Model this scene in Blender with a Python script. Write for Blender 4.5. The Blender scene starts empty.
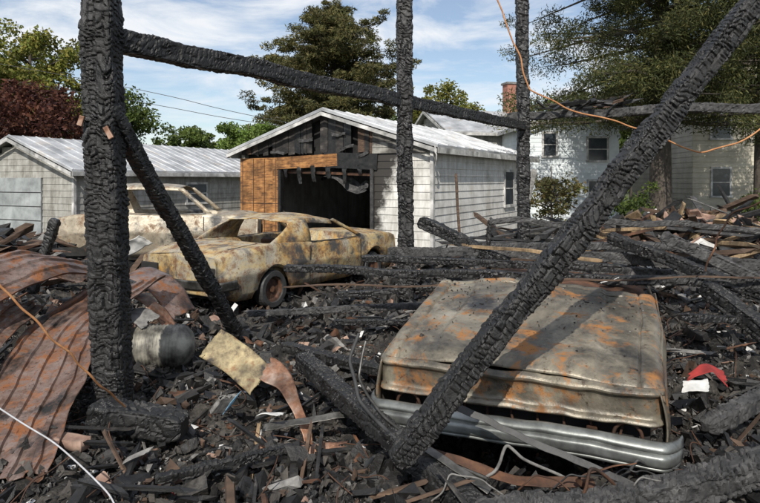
import bpy, math, random
import numpy as np
from mathutils import Vector, Matrix, noise
R=math.radians
rng=np.random.default_rng(7); random.seed(7)
scene=bpy.context.scene
col=scene.collection

# ------------------------------------------------------------ materials
def newmat(name):
    m=bpy.data.materials.new(name); m.use_nodes=True
    nt=m.node_tree; b=nt.nodes['Principled BSDF']; return m,nt,b
def ramp(nt,stops,fac):
    r=nt.nodes.new('ShaderNodeValToRGB'); e=r.color_ramp.elements
    while len(e)<len(stops): e.new(0.5)
    for i,(p,c) in enumerate(stops):
        e[i].position=p; e[i].color=(c[0],c[1],c[2],1)
    nt.links.new(fac,r.inputs['Fac']); return r.outputs['Color']
def noisen(nt,scale,detail=5,rough=.6,coord='Object',stretch=None,dist=0):
    tc=nt.nodes.new('ShaderNodeTexCoord'); n=nt.nodes.new('ShaderNodeTexNoise')
    n.inputs['Scale'].default_value=scale; n.inputs['Detail'].default_value=min(detail,6)
    n.inputs['Roughness'].default_value=rough; n.inputs['Distortion'].default_value=dist
    src=tc.outputs[coord]
    if stretch:
        mp=nt.nodes.new('ShaderNodeMapping'); mp.inputs['Scale'].default_value=stretch
        nt.links.new(src,mp.inputs['Vector']); src=mp.outputs['Vector']
    nt.links.new(src,n.inputs['Vector']); return n.outputs['Fac']
def bump(nt,b,h,strength=.5,dist=.02):
    bp=nt.nodes.new('ShaderNodeBump'); bp.inputs['Strength'].default_value=strength
    bp.inputs['Distance'].default_value=dist
    nt.links.new(h,bp.inputs['Height']); nt.links.new(bp.outputs['Normal'],b.inputs['Normal'])
def mixc(nt,a,c,fac,mode='MIX'):
    m=nt.nodes.new('ShaderNodeMix'); m.data_type='RGBA'; m.blend_type=mode
    nt.links.new(a,m.inputs[6]); nt.links.new(c,m.inputs[7])
    if isinstance(fac,(int,float)): m.inputs[0].default_value=fac
    else: nt.links.new(fac,m.inputs[0])
    return m.outputs[2]
def pmat(name,stops,scale=4,rough=.7,metal=0,bs=.3,bd=.01,bscale=None,stretch=None,detail=6,grime=0,spec=.5):
    m,nt,b=newmat(name)
    f=noisen(nt,scale,detail,.62,stretch=stretch)
    c=ramp(nt,stops,f)
    if grime:
        g_=noisen(nt,scale*.35+.7,5,.65)
        gc=ramp(nt,[(.38,(grime,)*3),(.6,(1,1,1))],g_)
        c=mixc(nt,c,gc,1.0,'MULTIPLY')
    nt.links.new(c,b.inputs['Base Color'])
    b.inputs['Roughness'].default_value=rough; b.inputs['Metallic'].default_value=metal
    b.inputs['Specular IOR Level'].default_value=spec
    if bs: bump(nt,b,noisen(nt,bscale or scale*4,5,.65,stretch=stretch),bs,bd)
    return m
def charmat(name,dark=.012,light=.05,rough=.42,ash=.0):
    m,nt,b=newmat(name)
    c=ramp(nt,[(.35,(dark,dark,dark*1.05)),(.6,(light,light*.97,light*.95)),(.78,(light*2.2+ash,light*2.1+ash,light*2+ash))],noisen(nt,9,5,.7))
    nt.links.new(c,b.inputs['Base Color'])
    rr=nt.nodes.new('ShaderNodeMapRange'); rr.inputs['From Min'].default_value=.35; rr.inputs['From Max'].default_value=.65
    rr.inputs['To Min'].default_value=rough-.1; rr.inputs['To Max'].default_value=rough+.22
    nt.links.new(noisen(nt,5,3,.6),rr.inputs['Value']); nt.links.new(rr.outputs[0],b.inputs['Roughness'])
    bump(nt,b,noisen(nt,60,5,.78),.75,.007)
    return m
CHAR=charmat('char_wood',.005,.018,.37)
CHARG=charmat('char_wood_ashy',.015,.06,.6,.06)
CHARB=pmat('char_chip',[(.3,(.006,.006,.006)),(.55,(.022,.02,.018)),(.75,(.09,.082,.072))],9,.55,bs=.8,bd=.012,bscale=45)
SOOT2=pmat('char_dust',[(.3,(.025,.022,.02)),(.6,(.075,.066,.056)),(.8,(.17,.15,.125))],7,.85,bs=.8,bd=.012,bscale=45)
ASHG=pmat('ash_grey',[(.3,(.06,.058,.055)),(.7,(.26,.25,.235))],14,.9,bs=.5)
ASHW=pmat('ash_white',[(.3,(.4,.4,.39)),(.7,(.7,.69,.66))],10,.8,bs=.3)
BROWN=pmat('scorched_wood',[(.3,(.03,.018,.011)),(.6,(.09,.055,.035)),(.8,(.2,.13,.08))],6,.8,stretch=(1,1,4))
TANW=pmat('raw_wood',[(.3,(.2,.13,.07)),(.7,(.42,.3,.17))],5,.75,stretch=(6,6,1),grime=.3)
PINK=pmat('brick_rubble',[(.3,(.2,.11,.08)),(.7,(.42,.29,.22))],8,.9,grime=.4)
RUSTD=pmat('rust_dark',[(.3,(.03,.018,.013)),(.55,(.1,.047,.026)),(.75,(.22,.1,.045))],7,.75,metal=.2,grime=.4)
REDC=pmat('red_cloth',[(.3,(.25,.02,.02)),(.7,(.5,.05,.04))],5,.9,grime=.4)
BLUEC=pmat('blue_plastic',[(.3,(.05,.12,.2)),(.7,(.15,.3,.42))],5,.6)

def vehicle_mat(name,stops,sc=2.2,spots=(.16,.07,.03),rough=.55,metal=.25,blk=.03,rt=(.45,.62),st=(.52,.72)):
    m,nt,b=newmat(name)
    c=ramp(nt,stops,noisen(nt,sc,6,.7,dist=.6))
    rust=ramp(nt,[(rt[0],(0,0,0)),(rt[1],(1,1,1))],noisen(nt,sc*2.7,6,.74,dist=.3))
    rc=nt.nodes.new('ShaderNodeRGB'); rc.outputs[0].default_value=(*spots,1)
    c=mixc(nt,c,rc.outputs[0],rust)
    sp=ramp(nt,[(.56,(1,1,1)),(.66,(.4,.31,.25))],noisen(nt,sc*14,5,.75)); c=mixc(nt,c,sp,1.0,'MULTIPLY')
    soot=ramp(nt,[(st[0],(0,0,0)),(st[1],(1,1,1))],noisen(nt,sc*.7+.4,6,.7))
    sc2=nt.nodes.new('ShaderNodeRGB'); sc2.outputs[0].default_value=(blk,blk*.95,blk*.9,1)
    c=mixc(nt,c,sc2.outputs[0],soot)
    nt.links.new(c,b.inputs['Base Color'])
    b.inputs['Metallic'].default_value=metal
    rr=nt.nodes.new('ShaderNodeMapRange'); rr.inputs['To Min'].default_value=rough-.1; rr.inputs['To Max'].default_value=rough+.3
    nt.links.new(rust,rr.inputs['Value']); nt.links.new(rr.outputs[0],b.inputs['Roughness'])
    bump(nt,b,noisen(nt,sc*9,6,.7),.5,.012)
    return m
M_COUPE=vehicle_mat('burned_paint_ochre',[(.3,(.17,.15,.13)),(.42,(.38,.34,.26)),(.5,(.46,.36,.19)),(.6,(.46,.27,.085)),(.74,(.3,.16,.065))],1.9,(.17,.09,.045),metal=.15,blk=.06,rt=(.47,.62),st=(.5,.62))
M_HOOD=vehicle_mat('burned_paint_grey',[(.3,(.055,.05,.04)),(.43,(.13,.115,.09)),(.55,(.25,.22,.165)),(.7,(.38,.34,.27))],1.5,(.31,.14,.045),.5,.3,.03,rt=(.52,.62),st=(.48,.64))
M_TRUCK=vehicle_mat('burned_paint_tan',[(.3,(.18,.15,.11)),(.5,(.36,.31,.23)),(.7,(.5,.46,.38))],1.6,(.19,.11,.06),blk=.05,rt=(.52,.66),st=(.5,.64))
M_BUMPER=pmat('bumper_metal',[(.35,(.13,.135,.13)),(.5,(.28,.295,.28)),(.7,(.42,.43,.41))],3,.42,metal=.5,grime=.35,bs=.15)
M_CHROME=pmat('dull_chrome',[(.35,(.06,.058,.052)),(.7,(.28,.27,.25))],6,.42,metal=.7,grime=.3,bs=.15)
M_SHEET=vehicle_mat('scorched_sheet_metal',[(.3,(.07,.04,.03)),(.44,(.16,.095,.07)),(.56,(.27,.2,.17)),(.72,(.15,.07,.045))],2.4,(.25,.1,.04),.5,.45,.025,rt=(.5,.62),st=(.5,.62))
M_COPPER=pmat('copper_sheet',[(.36,(.09,.045,.03)),(.5,(.34,.17,.1)),(.66,(.48,.36,.29))],7,.5,metal=.35,grime=.3,bs=.4)
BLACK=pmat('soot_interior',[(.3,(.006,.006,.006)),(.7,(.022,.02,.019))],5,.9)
RUBBER=pmat('black_rubber',[(.3,(.015,.015,.015)),(.7,(.05,.05,.05))],9,.6)

# ------------------------------------------------------------ mesh helpers
def mkmesh(name,verts,faces,mats,parent=None,smooth=False,midx=None):
    me=bpy.data.meshes.new(name); me.from_pydata([tuple(v) for v in verts],[],[tuple(f) for f in faces])
    for m in (mats if isinstance(mats,(list,tuple)) else [mats]): me.materials.append(m)
    if midx is not None: me.polygons.foreach_set('material_index',np.asarray(midx,dtype=np.int32))
    if smooth: me.polygons.foreach_set('use_smooth',[True]*len(me.polygons))
    me.update()
    o=bpy.data.objects.new(name,me); col.objects.link(o)
    if parent: o.parent=parent
    return o
def empty(name,loc=(0,0,0),rz=0):
    e=bpy.data.objects.new(name,None); e.location=loc; e.rotation_euler=(0,0,rz); e.empty_display_size=.3
    col.objects.link(e); return e
def mod_solid(o,t):
    s=o.modifiers.new('sol','SOLIDIFY'); s.thickness=t; s.offset=0
def mod_bevel(o,w,seg=2):
    s=o.modifiers.new('bev','BEVEL'); s.width=w; s.segments=seg
def box(name,c,s,mat,parent=None,rot=(0,0,0),bev=0):
    x,y,z=s[0]/2,s[1]/2,s[2]/2
    v=[(-x,-y,-z),(x,-y,-z),(x,y,-z),(-x,y,-z),(-x,-y,z),(x,-y,z),(x,y,z),(-x,y,z)]
    f=[(0,3,2,1),(4,5,6,7),(0,1,5,4),(1,2,6,5),(2,3,7,6),(3,0,4,7)]
    o=mkmesh(name,v,f,mat,parent); o.location=c; o.rotation_euler=rot
    if bev: mod_bevel(o,bev)
    return o
def tube(name,pts,r,mat,parent=None,cyc=False,sm=True):
    cu=bpy.data.curves.new(name,'CURVE'); cu.dimensions='3D'; cu.bevel_depth=r; cu.bevel_resolution=2
    sp=cu.splines.new('NURBS' if sm else 'POLY'); sp.points.add(len(pts)-1)
    for i,p in enumerate(pts): sp.points[i].co=(*p,1)
    if sm: sp.order_u=3; sp.use_endpoint_u=True
    cu.materials.append(mat)
    o=bpy.data.objects.new(name,cu); col.objects.link(o)
    if parent: o.parent=parent
    return o
def grid(nu,nv,fn):
    V=[];F=[]
    for i in range(nu):
        for j in range(nv): V.append(fn(i/(nu-1),j/(nv-1)))
    for i in range(nu-1):
        for j in range(nv-1):
            a=i*nv+j; F.append((a,a+nv,a+nv+1,a+1))
    return V,F

# ------------------------------------------------------------ terrain
def sstep(a,b,x):
    t=min(1,max(0,(x-a)/(b-a))); return t*t*(3-2*t)
def g(x,y,cx,cy,sx,sy): return math.exp(-((x-cx)/sx)**2-((y-cy)/sy)**2)
def T(x,y):
    burn=1-sstep(13,17,y); burn*=1-sstep(10,13,abs(x-.5))
    h=.22*(1-sstep(5,7.5,y))*(1-sstep(7,10,abs(x)))
    h+=.55*g(x,y,3.2,8.2,2.4,2.0)+.35*g(x,y,1.2,6.4,1.3,.7)
    h+=1.0*g(x,y,6.6,12.6,2.6,2.0)+.45*g(x,y,2.6,12.5,1.8,1.6)
    h+=.4*g(x,y,-4.4,6.4,1.3,1.7)+.25*g(x,y,3.4,4.0,.9,1.2)+.75*g(x,y,-8.2,11.2,2.2,1.6)
    h-=.25*g(x,y,.9,4.4,1.0,.9)
    if burn>0:
        h+=burn*(.16*noise.fractal(Vector((x*.9,y*.9,3)),.9,2,4)+.09*noise.fractal(Vector((x*5,y*5,1)),.6,2,5))
    return h
xs=np.concatenate([np.array([-600,-300,-150,-80,-50,-35,-25,-18,-14,-11.5,-10.3]),np.arange(-9.3,-3,.08),np.arange(-3,3.5,.045),np.arange(3.5,9.5,.08),np.array([10,11,13,16,20,28,40,60,100,200,350,600])])
ys=np.concatenate([np.array([-200,-60,-20,-6,-1,1,1.8]),np.arange(2.2,7,.045),np.arange(7,14.5,.08),np.array([15,15.6,16.3,17,18,20,24,30,40,60,100,200,400,900])])
V=[];nx=len(xs);ny=len(ys)
for x in xs:
    for y in ys: V.append((x,y,T(x,y)))
F=[(i*ny+j,(i+1)*ny+j,(i+1)*ny+j+1,i*ny+j+1) for i in range(nx-1) for j in range(ny-1)]
m,nt,b=newmat('burned_ground')
geo=nt.nodes.new('ShaderNodeNewGeometry')
ash=ramp(nt,[(.3,(.008,.008,.008)),(.46,(.03,.027,.024)),(.55,(.09,.08,.067)),(.68,(.22,.195,.165))],noisen(nt,4.5,6,.8))
grass=ramp(nt,[(.3,(.03,.045,.015)),(.5,(.06,.075,.025)),(.7,(.16,.13,.08))],noisen(nt,.8,6,.7))
ln=nt.nodes.new('ShaderNodeVectorMath'); ln.operation='LENGTH'
mp=nt.nodes.new('ShaderNodeMapping'); mp.inputs['Location'].default_value=(-.03,-.45,0); mp.inputs['Scale'].default_value=(1/19.,1/20.,0)
nt.links.new(geo.outputs['Position'],mp.inputs['Vector']); nt.links.new(mp.outputs[0],ln.inputs[0])
mr=nt.nodes.new('ShaderNodeMapRange'); mr.inputs['From Min'].default_value=.8; mr.inputs['From Max'].default_value=1.05
nt.links.new(ln.outputs['Value'],mr.inputs['Value'])
nt.links.new(mixc(nt,ash,grass,mr.outputs[0]),b.inputs['Base Color']); b.inputs['Roughness'].default_value=.8
bump(nt,b,noisen(nt,38,6,.85),1.0,.04)
mkmesh('ground',V,F,m)

# ------------------------------------------------------------ debris fields
CUBE=np.array([(-1,-1,-1),(1,-1,-1),(1,1,-1),(-1,1,-1),(-1,-1,1),(1,-1,1),(1,1,1),(-1,1,1)],float)*.5
CF=np.array([(0,3,2,1),(4,5,6,7),(0,1,5,4),(1,2,6,5),(2,3,7,6),(3,0,4,7)])
def chunks(name,pos,size,tilt,mats,w,jit=.25):
    n=len(pos); v=CUBE[None]+rng.uniform(-jit,jit,(n,8,3)); v=v*size[:,None,:]
    a=rng.uniform(0,2*math.pi,n); t1=rng.normal(0,tilt,n); t2=rng.normal(0,tilt,n)
    def rot(ax,an):
        M=np.zeros((n,3,3)); c,s=np.cos(an),np.sin(an); i,j=[(1,2),(2,0),(0,1)][ax]
        M[:,ax,ax]=1; M[:,i,i]=c; M[:,j,j]=c; M[:,i,j]=-s; M[:,j,i]=s; return M
    M=rot(2,a)@rot(1,t1)@rot(0,t2)
    v=np.einsum('nij,nkj->nki',M,v)+pos[:,None,:]
    f=(CF[None]+np.arange(n)[:,None,None]*8).reshape(-1,4)
    mi=np.repeat(rng.choice(len(mats),n,p=np.array(w)/sum(w)),6)
    return mkmesh(name,v.reshape(-1,3),f.tolist(),mats,midx=mi)
def scatter(n,y0,y1,pw=1.0,xl=-.75,xr=.75,lift=(0,.04),thr=None):
    P=[]
    while len(P)<n:
        y=y0+(y1-y0)*random.random()**pw; x=random.uniform(xl,xr)*(y+1)
        if thr is not None and noise.noise(Vector((x*1.1,y*1.1,5)))<thr+random.gauss(0,.15): continue
        P.append((x,y,T(x,y)+random.uniform(*lift)))
    return np.array(P)
MS=[CHARB,CHAR,SOOT2,ASHG,BROWN,ASHW,PINK,RUSTD]
P=scatter(52000,2.2,8,1.35,lift=(-.006,.012)); s=rng.lognormal(-4.35,.5,(len(P),3))*np.array([1.5,1,.8])
chunks('charred_debris',P,s,.8,MS,[40,18,24,9,6,1.1,.7,3],.35)
P=scatter(7500,2.2,9,1.3,thr=-.05); s=rng.lognormal(-3.5,.5,(len(P),3))*np.array([1.7,1,.8])
chunks('charred_debris',P,s,.6,MS,[42,27,14,7,6,1.0,1,3.5],.35)
P=scatter(900,2.4,9,1.3,thr=.0); s=rng.lognormal(-2.7,.35,(len(P),3))*np.array([1.8,1,.8])
chunks('charred_debris',P,s,.5,MS,[30,55,6,2,6,0,.5,2],.3)
P=scatter(8500,6,15,1); s=rng.lognormal(-2.95,.55,(len(P),3))*np.array([1.6,1,.7])
chunks('charred_debris',P,s,.55,MS,[34,28,14,9,9,1.6,3,4],.32)
P=scatter(850,2.5,12,1.1,lift=(.0,.1),thr=.05); n=len(P)
s=np.stack([rng.lognormal(-1.2,.5,n),rng.lognormal(-3.7,.5,n),rng.uniform(.006,.025,n)],1)
chunks('charred_lath_pile',P,s,.28,[CHAR,CHARB,CHARG,BROWN,RUSTD,ASHG,TANW],[46,28,9,8,6,3,1],.14)
P=scatter(120,2.6,9,1.2,lift=(.02,.06)); n=len(P)
s=np.stack([rng.uniform(.02,.09,n),rng.uniform(.02,.07,n),rng.uniform(.003,.01,n)],1)
chunks('scattered_paper_scraps',P,s,.5,[ASHW,TANW,PINK,REDC],[5,1.5,2,.6],.38)
P=[]
for _ in range(900):
    x=random.gauss(7.4,1.7); y=random.gauss(12.2,1.3); P.append((x,y,T(x,y)+random.uniform(0,.18)))
P=np.array(P); n=len(P); s=np.stack([rng.uniform(.1,.6,n),rng.uniform(.08,.32,n),rng.uniform(.02,.12,n)],1)
chunks('rubble_heap',P,s,.55,[TANW,PINK,BROWN,CHAR,ASHW,RUSTD,SOOT2],[20,22,18,26,3,7,8],.25)
P=[]
for _ in range(260):
    x=random.gauss(-7.8,1.5); y=random.gauss(10.8,1.2); P.append((x,y,T(x,y)+random.uniform(0,.3)))
P=np.array(P); n=len(P); s=np.stack([rng.uniform(.3,1.3,n),rng.uniform(.08,.3,n),rng.uniform(.02,.1,n)],1)
chunks('rubble_heap',P,s,.35,[CHAR,BROWN,M_SHEET,ASHG,RUSTD],[44,14,6,5,8],.15)
P=[]
for _ in range(170):
    x=random.uniform(1.5,10); y=random.uniform(8,14); P.append((x,y,T(x,y)+random.uniform(0.05,.35)))
P=np.array(P); n=len(P); s=np.stack([rng.uniform(.6,2.4,n),rng.uniform(.05,.15,n),rng.uniform(.02,.09,n)],1)
chunks('fallen_board_pile',P,s,.2,[CHAR,CHARG,BROWN,TANW,RUSTD,PINK],[42,18,16,7,6,4],.08)
wc=bpy.data.curves.new('tangled_wire','CURVE'); wc.dimensions='3D'; wc.bevel_depth=.0035; wc.bevel_resolution=1
for _ in range(90):
    y=random.uniform(2.9,8); x=random.uniform(-.7,.7)*y; k=random.randint(5,9)
    sp=wc.splines.new('NURBS'); sp.points.add(k-1); a=random.uniform(0,6.28)
    for i in range(k):
        a+=random.gauss(0,.8); x+=.13*math.cos(a); y+=.13*math.sin(a)
        sp.points[i].co=(x,y,T(x,y)+random.uniform(.02,.15),1)
    sp.order_u=3; sp.use_endpoint_u=True
wc.materials.append(RUSTD); col.objects.link(bpy.data.objects.new('tangled_wire',wc))

# ------------------------------------------------------------ charred beams (alligator char)
def hsh(*a):
    v=math.sin(a[0]*127.1+a[1]*311.7+(a[2] if len(a)>2 else 0)*74.7)*43758.5453; return v-math.floor(v)
def beam(name,p0,p1,w,h,mat=CHAR,cell=.045,depth=.012,step=.011,wob=.006,parent=None,ends=True,ar=1.35):
    p0=Vector(p0);p1=Vector(p1); t=(p1-p0); L=t.length; t.normalize()
    up=Vector((0,0,1)) if abs(t.z)<.9 else Vector((0,1,0))
    a=t.cross(up).normalized(); bb=a.cross(t).normalized()
    per=2*(w+h); nl=max(8,int(L/step)); na=max(20,int(per/step/1.15)); na-=na%4
    off=random.uniform(0,100); V=[];F=[]; ring=[]
    rr=min(w,h)*.18
    for k in range(na):
        d=per*k/na
        if d<w: x,y=-w/2+d,-h/2
        elif d<w+h: x,y=w/2,-h/2+(d-w)
        elif d<2*w+h: x,y=w/2-(d-w-h),h/2
        else: x,y=-w/2,h/2-(d-2*w-h)
        cx=max(-w/2+rr,min(w/2-rr,x)); cy=max(-h/2+rr,min(h/2-rr,y)); dx,dy=x-cx,y-cy
        l=math.hypot(dx,dy)
        if l>1e-6: nx_,ny_=dx/l,dy/l
        else: nx_,ny_=0,0
        if abs(dx)>1e-6 and abs(dy)>1e-6: x,y=cx+nx_*rr,cy+ny_*rr
        ring.append((x,y,nx_,ny_,d))
    ncol=max(4,round(per/(cell*ar)))
    for i in range(nl+1):
        sL=L*i/nl
        ox=noise.noise(Vector((sL*1.1,off,0)))*wob*2; oy=noise.noise(Vector((sL*1.1,off,7)))*wob*2
        sc=1+.08*noise.noise(Vector((sL*2.5,off,3)))
        dens=.55*noise.noise(Vector((sL*.9,off,11)))
        if ends:
            ee=min(sL,L-sL)/(w*.35)
            if ee<1: sc*=.65+.35*math.sqrt(max(ee,0))
        for (x,y,nx_,ny_,d) in ring:
            wv=noise.noise(Vector((x*8,y*8,sL*5+off))); w2=noise.noise(Vector((x*22,y*22,sL*20+off)))
            colf=d/per*ncol+.9*noise.noise(Vector((sL*3.2,x*4,off+y*4)))+.18*w2
            ci=math.floor(colf); fc_=colf-ci; cm=ci%ncol
            rowf=(sL/cell)*(1+.5*hsh(cm,3.3))+hsh(cm,9.1)*5+2.2*wv+dens*4+.35*w2
            ri=math.floor(rowf); fr=rowf-ri
            hr=hsh(cm,ri,off)
            er=min(fr,1-fr)*2; ec=min(fc_,1-fc_)*2
            if hsh(cm//2,ri*1.7,off+3)>.66: ec=1
            if hr<.16: er=max(er,.75)
            dome=min(1,max(0,er*2.2))**.55*min(1,max(0,ec*2.8))**.55
            dm=depth*(1+.5*wv)
            dd=dm*(dome-1)+depth*.7*(hr-.5)+depth*.9*wv+depth*.3*w2
            if hr>.9: dd-=depth*1.0
            X=x*sc+nx_*dd; Y=y*sc+ny_*dd
            V.append(p0+t*sL+a*(X+ox)+bb*(Y+oy))
    for i in range(nl):
        for k in range(na):
            k2=(k+1)%na; F.append((i*na+k,i*na+k2,(i+1)*na+k2,(i+1)*na+k))
    F.append(tuple(range(na-1,-1,-1))); F.append(tuple(nl*na+k for k in range(na)))
    return mkmesh(name,V,F,mat,parent)
frame=empty('burned_barn_frame')
beam('corner_post',(-1.87,4.2,.15),(-1.96,4.2,3.75),.225,.24,cell=.045,depth=.016,step=.0082,parent=frame,ar=1.2)
beam('middle_post',(.33,7.6,.1),(.3,7.6,5.0),.2,.22,cell=.055,depth=.018,step=.014,parent=frame)
beam('far_post',(2.76,11.5,.2),(2.72,11.5,6.2),.23,.23,cell=.07,depth=.02,step=.025,parent=frame)
beam('top_rail',(-1.9,4.28,2.9),(2.75,11.45,2.93),.12,.17,cell=.05,depth=.012,step=.013,wob=.014,parent=frame)
beam('top_rail_back',(2.5,11.7,3.12),(8.6,8.0,3.08),.14,.16,CHARG,cell=.07,depth=.018,step=.026,wob=.04,parent=frame)
beam('brace',(-1.87,4.12,2.42),(-1.42,6.0,.35),.115,.12,cell=.045,depth=.011,step=.011,parent=frame)
beam('fork_brace',(2.72,11.5,5.3),(2.35,11.5,6.2),.1,.1,cell=.07,step=.03,parent=frame)
P=np.array([(2.9+random.random()*1.6,11.4-random.random()*.9,3.26+random.random()*.06) for _ in range(30)])
o=chunks('rail_char_scraps',P,np.stack([rng.uniform(.2,.6,30),rng.uniform(.03,.08,30),rng.uniform(.02,.06,30)],1),.25,[CHAR,CHARG,BROWN],[5,3,1])
o.parent=frame
box('bracket',(-2.02,4.05,2.3),(.035,.02,.07),M_COPPER,frame,(0,.3,0),.004)
box('bracket_2',(-1.83,4.04,2.22),(.035,.02,.09),M_COPPER,frame,(0,-.5,0),.004)

beam('charred_beam',(.07,2.98,.5),(2.38,3.36,3.24),.13,.13,cell=.034,depth=.014,step=.0066,wob=.014,ar=1.9)
beam('charred_beam',(-.62,4.7,.5),(.52,2.75,.3),.13,.13,cell=.04,depth=.012,step=.0085,wob=.014)
beam('charred_beam',(.45,2.78,.33),(2.7,3.0,.62),.15,.14,CHARG,cell=.045,depth=.02,step=.0085,wob=.05,ar=1.5)
beam('charred_beam',(-1.05,6.6,.93),(3.6,4.85,1.04),.085,.09,cell=.045,step=.013,wob=.014)
beam('charred_beam',(-.2,6.9,1.0),(2.3,5.7,1.06),.07,.08,cell=.045,depth=.009,step=.013,wob=.012)
beam('charred_beam',(.1,7.5,1.0),(4.2,6.2,1.02),.05,.12,CHARG,cell=.045,depth=.009,step=.014,wob=.03)
beam('charred_beam',(.5,7.6,1.38),(1.5,7.0,.92),.15,.15,cell=.055,depth=.015,step=.014)
beam('charred_beam',(1.2,8.0,1.0),(4.4,8.1,1.0),.11,.11,CHARG,cell=.055,depth=.014,step=.017,wob=.04)
beam('charred_beam',(2.0,6.4,.9),(4.6,7.3,.82),.11,.11,CHARG,cell=.055,depth=.014,step=.017,wob=.04)
beam('charred_beam',(1.8,10,1.22),(6.4,9.6,1.12),.09,.1,CHARG,cell=.07,depth=.013,step=.03,wob=.05)
beam('charred_beam',(1.3,7.2,.8),(1.32,7.2,1.42),.05,.06,cell=.05,step=.02)
beam('charred_beam',(2.75,5.1,1.0),(3.3,4.0,.35),.15,.15,cell=.05,depth=.015,step=.012)
beam('charred_beam',(2.6,6.8,1.25),(3.7,5.0,.75),.14,.13,cell=.05,depth=.015,step=.014)
beam('charred_beam',(3.0,6.4,1.3),(4.0,6.0,.8),.1,.13,CHARG,cell=.05,depth=.013,step=.014)
beam('charred_beam',(1.95,3.6,.42),(3.4,4.4,.6),.11,.11,CHARG,cell=.045,depth=.014,step=.012)
beam('charred_beam',(-.9,5.6,.35),(.2,4.7,.35),.1,.09,cell=.045,step=.013)
beam('charred_beam',(-1.6,7.2,.3),(.8,6.5,.55),.08,.08,CHARG,cell=.055,step=.018)
beam('charred_beam',(-.6,8.1,.35),(1.4,7.4,.6),.1,.08,cell=.055,step=.018)
beam('charred_beam',(-.5,6.3,.4),(.5,5.9,.5),.06,.06,cell=.045,step=.014)
beam('charred_beam',(2.3,4.6,.85),(3.3,4.9,.75),.07,.06,cell=.045,step=.014)
beam('charred_beam',(-1.2,3.2,.3),(-.5,3.5,.34),.06,.05,cell=.04,step=.01)
beam('charred_post_stub',(-4.3,7.4,.5),(-4.0,7.4,1.42),.12,.12,cell=.055,step=.018)
beam('charred_beam',(-5.2,8.5,.7),(-2.8,7.2,.62),.12,.12,CHAR,cell=.06,step=.02)
beam('charred_beam',(-4.9,6.6,.9),(-3.4,7.6,.85),.1,.1,CHAR,cell=.06,step=.02)
beam('charred_block',(-1.85,3.85,.4),(-1.22,3.75,.36),.2,.17,cell=.06,depth=.015,step=.01)
beam('leaning_board',(1.75,13.2,.6),(1.68,13.3,2.05),.06,.06,BROWN,cell=.2,depth=.005,step=.05)
beam('leaning_board',(3.2,13.8,.6),(3.6,14.0,2.15),.14,.05,ASHG,cell=.2,depth=.005,step=.05)
beam('leaning_board',(-.9,5.6,.9),(3.2,4.9,1.12),.03,.015,BROWN,cell=.2,depth=.002,step=.04,wob=.03)
beam('leaning_board',(.9,7.3,1.14),(2.3,6.2,1.08),.02,.04,TANW,cell=.2,depth=.002,step=.04,wob=.02)

# ------------------------------------------------------------ sheets
def strip(name,pts,wv,mat,curl=.0,rib=0,nr=5,n=40,k=14,nz=.02,thick=.004,taper=0,tear=0):
    pts=[Vector(p) for p in pts]; wv=Vector(wv); off=random.uniform(0,50)
    def P(t):
        f=t*(len(pts)-1); i=min(int(f),len(pts)-2); u=f-i
        a=pts[max(i-1,0)];b_=pts[i];c=pts[i+1];d=pts[min(i+2,len(pts)-1)]
        return .5*((2*b_)+(c-a)*u+(2*a-5*b_+4*c-d)*u*u+(3*b_-a-3*c+d)*u**3)
    def fn(u,v):
        u2=u+tear*(noise.noise(Vector((v*6,off,u>.5)))*(1 if u<.1 or u>.9 else 0)); u2=min(max(u2,0),1)
        p=P(u2); s=v-.5; s*=1+tear*.6*noise.noise(Vector((u*5,off,1)))
        q=p+wv*s*(1-taper*u)
        q.z+=curl*(1-4*s*s)+rib*(1 if (v*nr)%1<.3 else 0)
        q+=noise.noise_vector(q*3+Vector((off,0,0)))*nz+noise.noise_vector(q*9+Vector((off,0,0)))*nz*.35
        return q
    Vv,Ff=grid(n,k,fn); o=mkmesh(name,Vv,Ff,mat,smooth=(rib==0)); mod_solid(o,thick); return o
strip('corrugated_metal_panel',[(-2.1,3.2,.3),(-2.28,3.9,.48),(-2.45,4.8,.76),(-2.35,5.7,.95)],(.6,.1,.06),M_SHEET,curl=-.02,rib=.02,nr=5,nz=.022,n=90,k=76,tear=.06)
strip('corrugated_metal_panel',[(-2.75,3.1,.35),(-2.9,3.9,.62),(-3.0,4.9,.9)],(.5,.05,-.05),M_SHEET,curl=.02,rib=.02,nr=4,nz=.025,n=70,k=61,tear=.08)
strip('corrugated_metal_panel',[(-3.25,3.9,.86),(-3.05,4.6,1.1),(-2.9,5.2,1.18),(-2.85,6.0,.98)],(.55,-.12,-.16),M_SHEET,curl=.03,rib=.02,nr=4,nz=.03,n=80,k=61,tear=.08)
strip('curved_fender_scrap',[(-3.0,6.1,.7),(-2.6,6.2,.93),(-2.2,6.0,.88),(-1.9,5.8,.6)],(.12,.36,.05),M_SHEET,nz=.03,tear=.15)
strip('curved_fender_scrap',[(-2.75,5.5,.7),(-2.4,5.6,.85),(-2.05,5.5,.74),(-1.85,5.4,.5)],(.05,.16,.02),M_COPPER,nz=.03,tear=.15)
strip('curved_fender_scrap',[(-2.45,5.3,.62),(-2.2,5.3,.72),(-2.0,5.25,.66)],(.1,.2,.06),ASHG,nz=.03,tear=.2)
strip('corrugated_metal_panel',[(-4.4,5.6,.85),(-3.6,5.9,1.05),(-3.0,6.4,.85)],(.3,.5,.0),M_SHEET,rib=.018,nz=.03,n=60,k=51,tear=.1)
strip('pale_siding_sheet',[(-4.1,9.2,.75),(-3.5,9.0,1.0)],(.2,.1,-.12),ASHW,nz=.04,tear=.2)
YEL=pmat('peeling_yellow_board',[(.36,(.05,.04,.03)),(.45,(.26,.2,.11)),(.56,(.44,.36,.2)),(.66,(.26,.14,.06))],9,.7,grime=.35)
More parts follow.
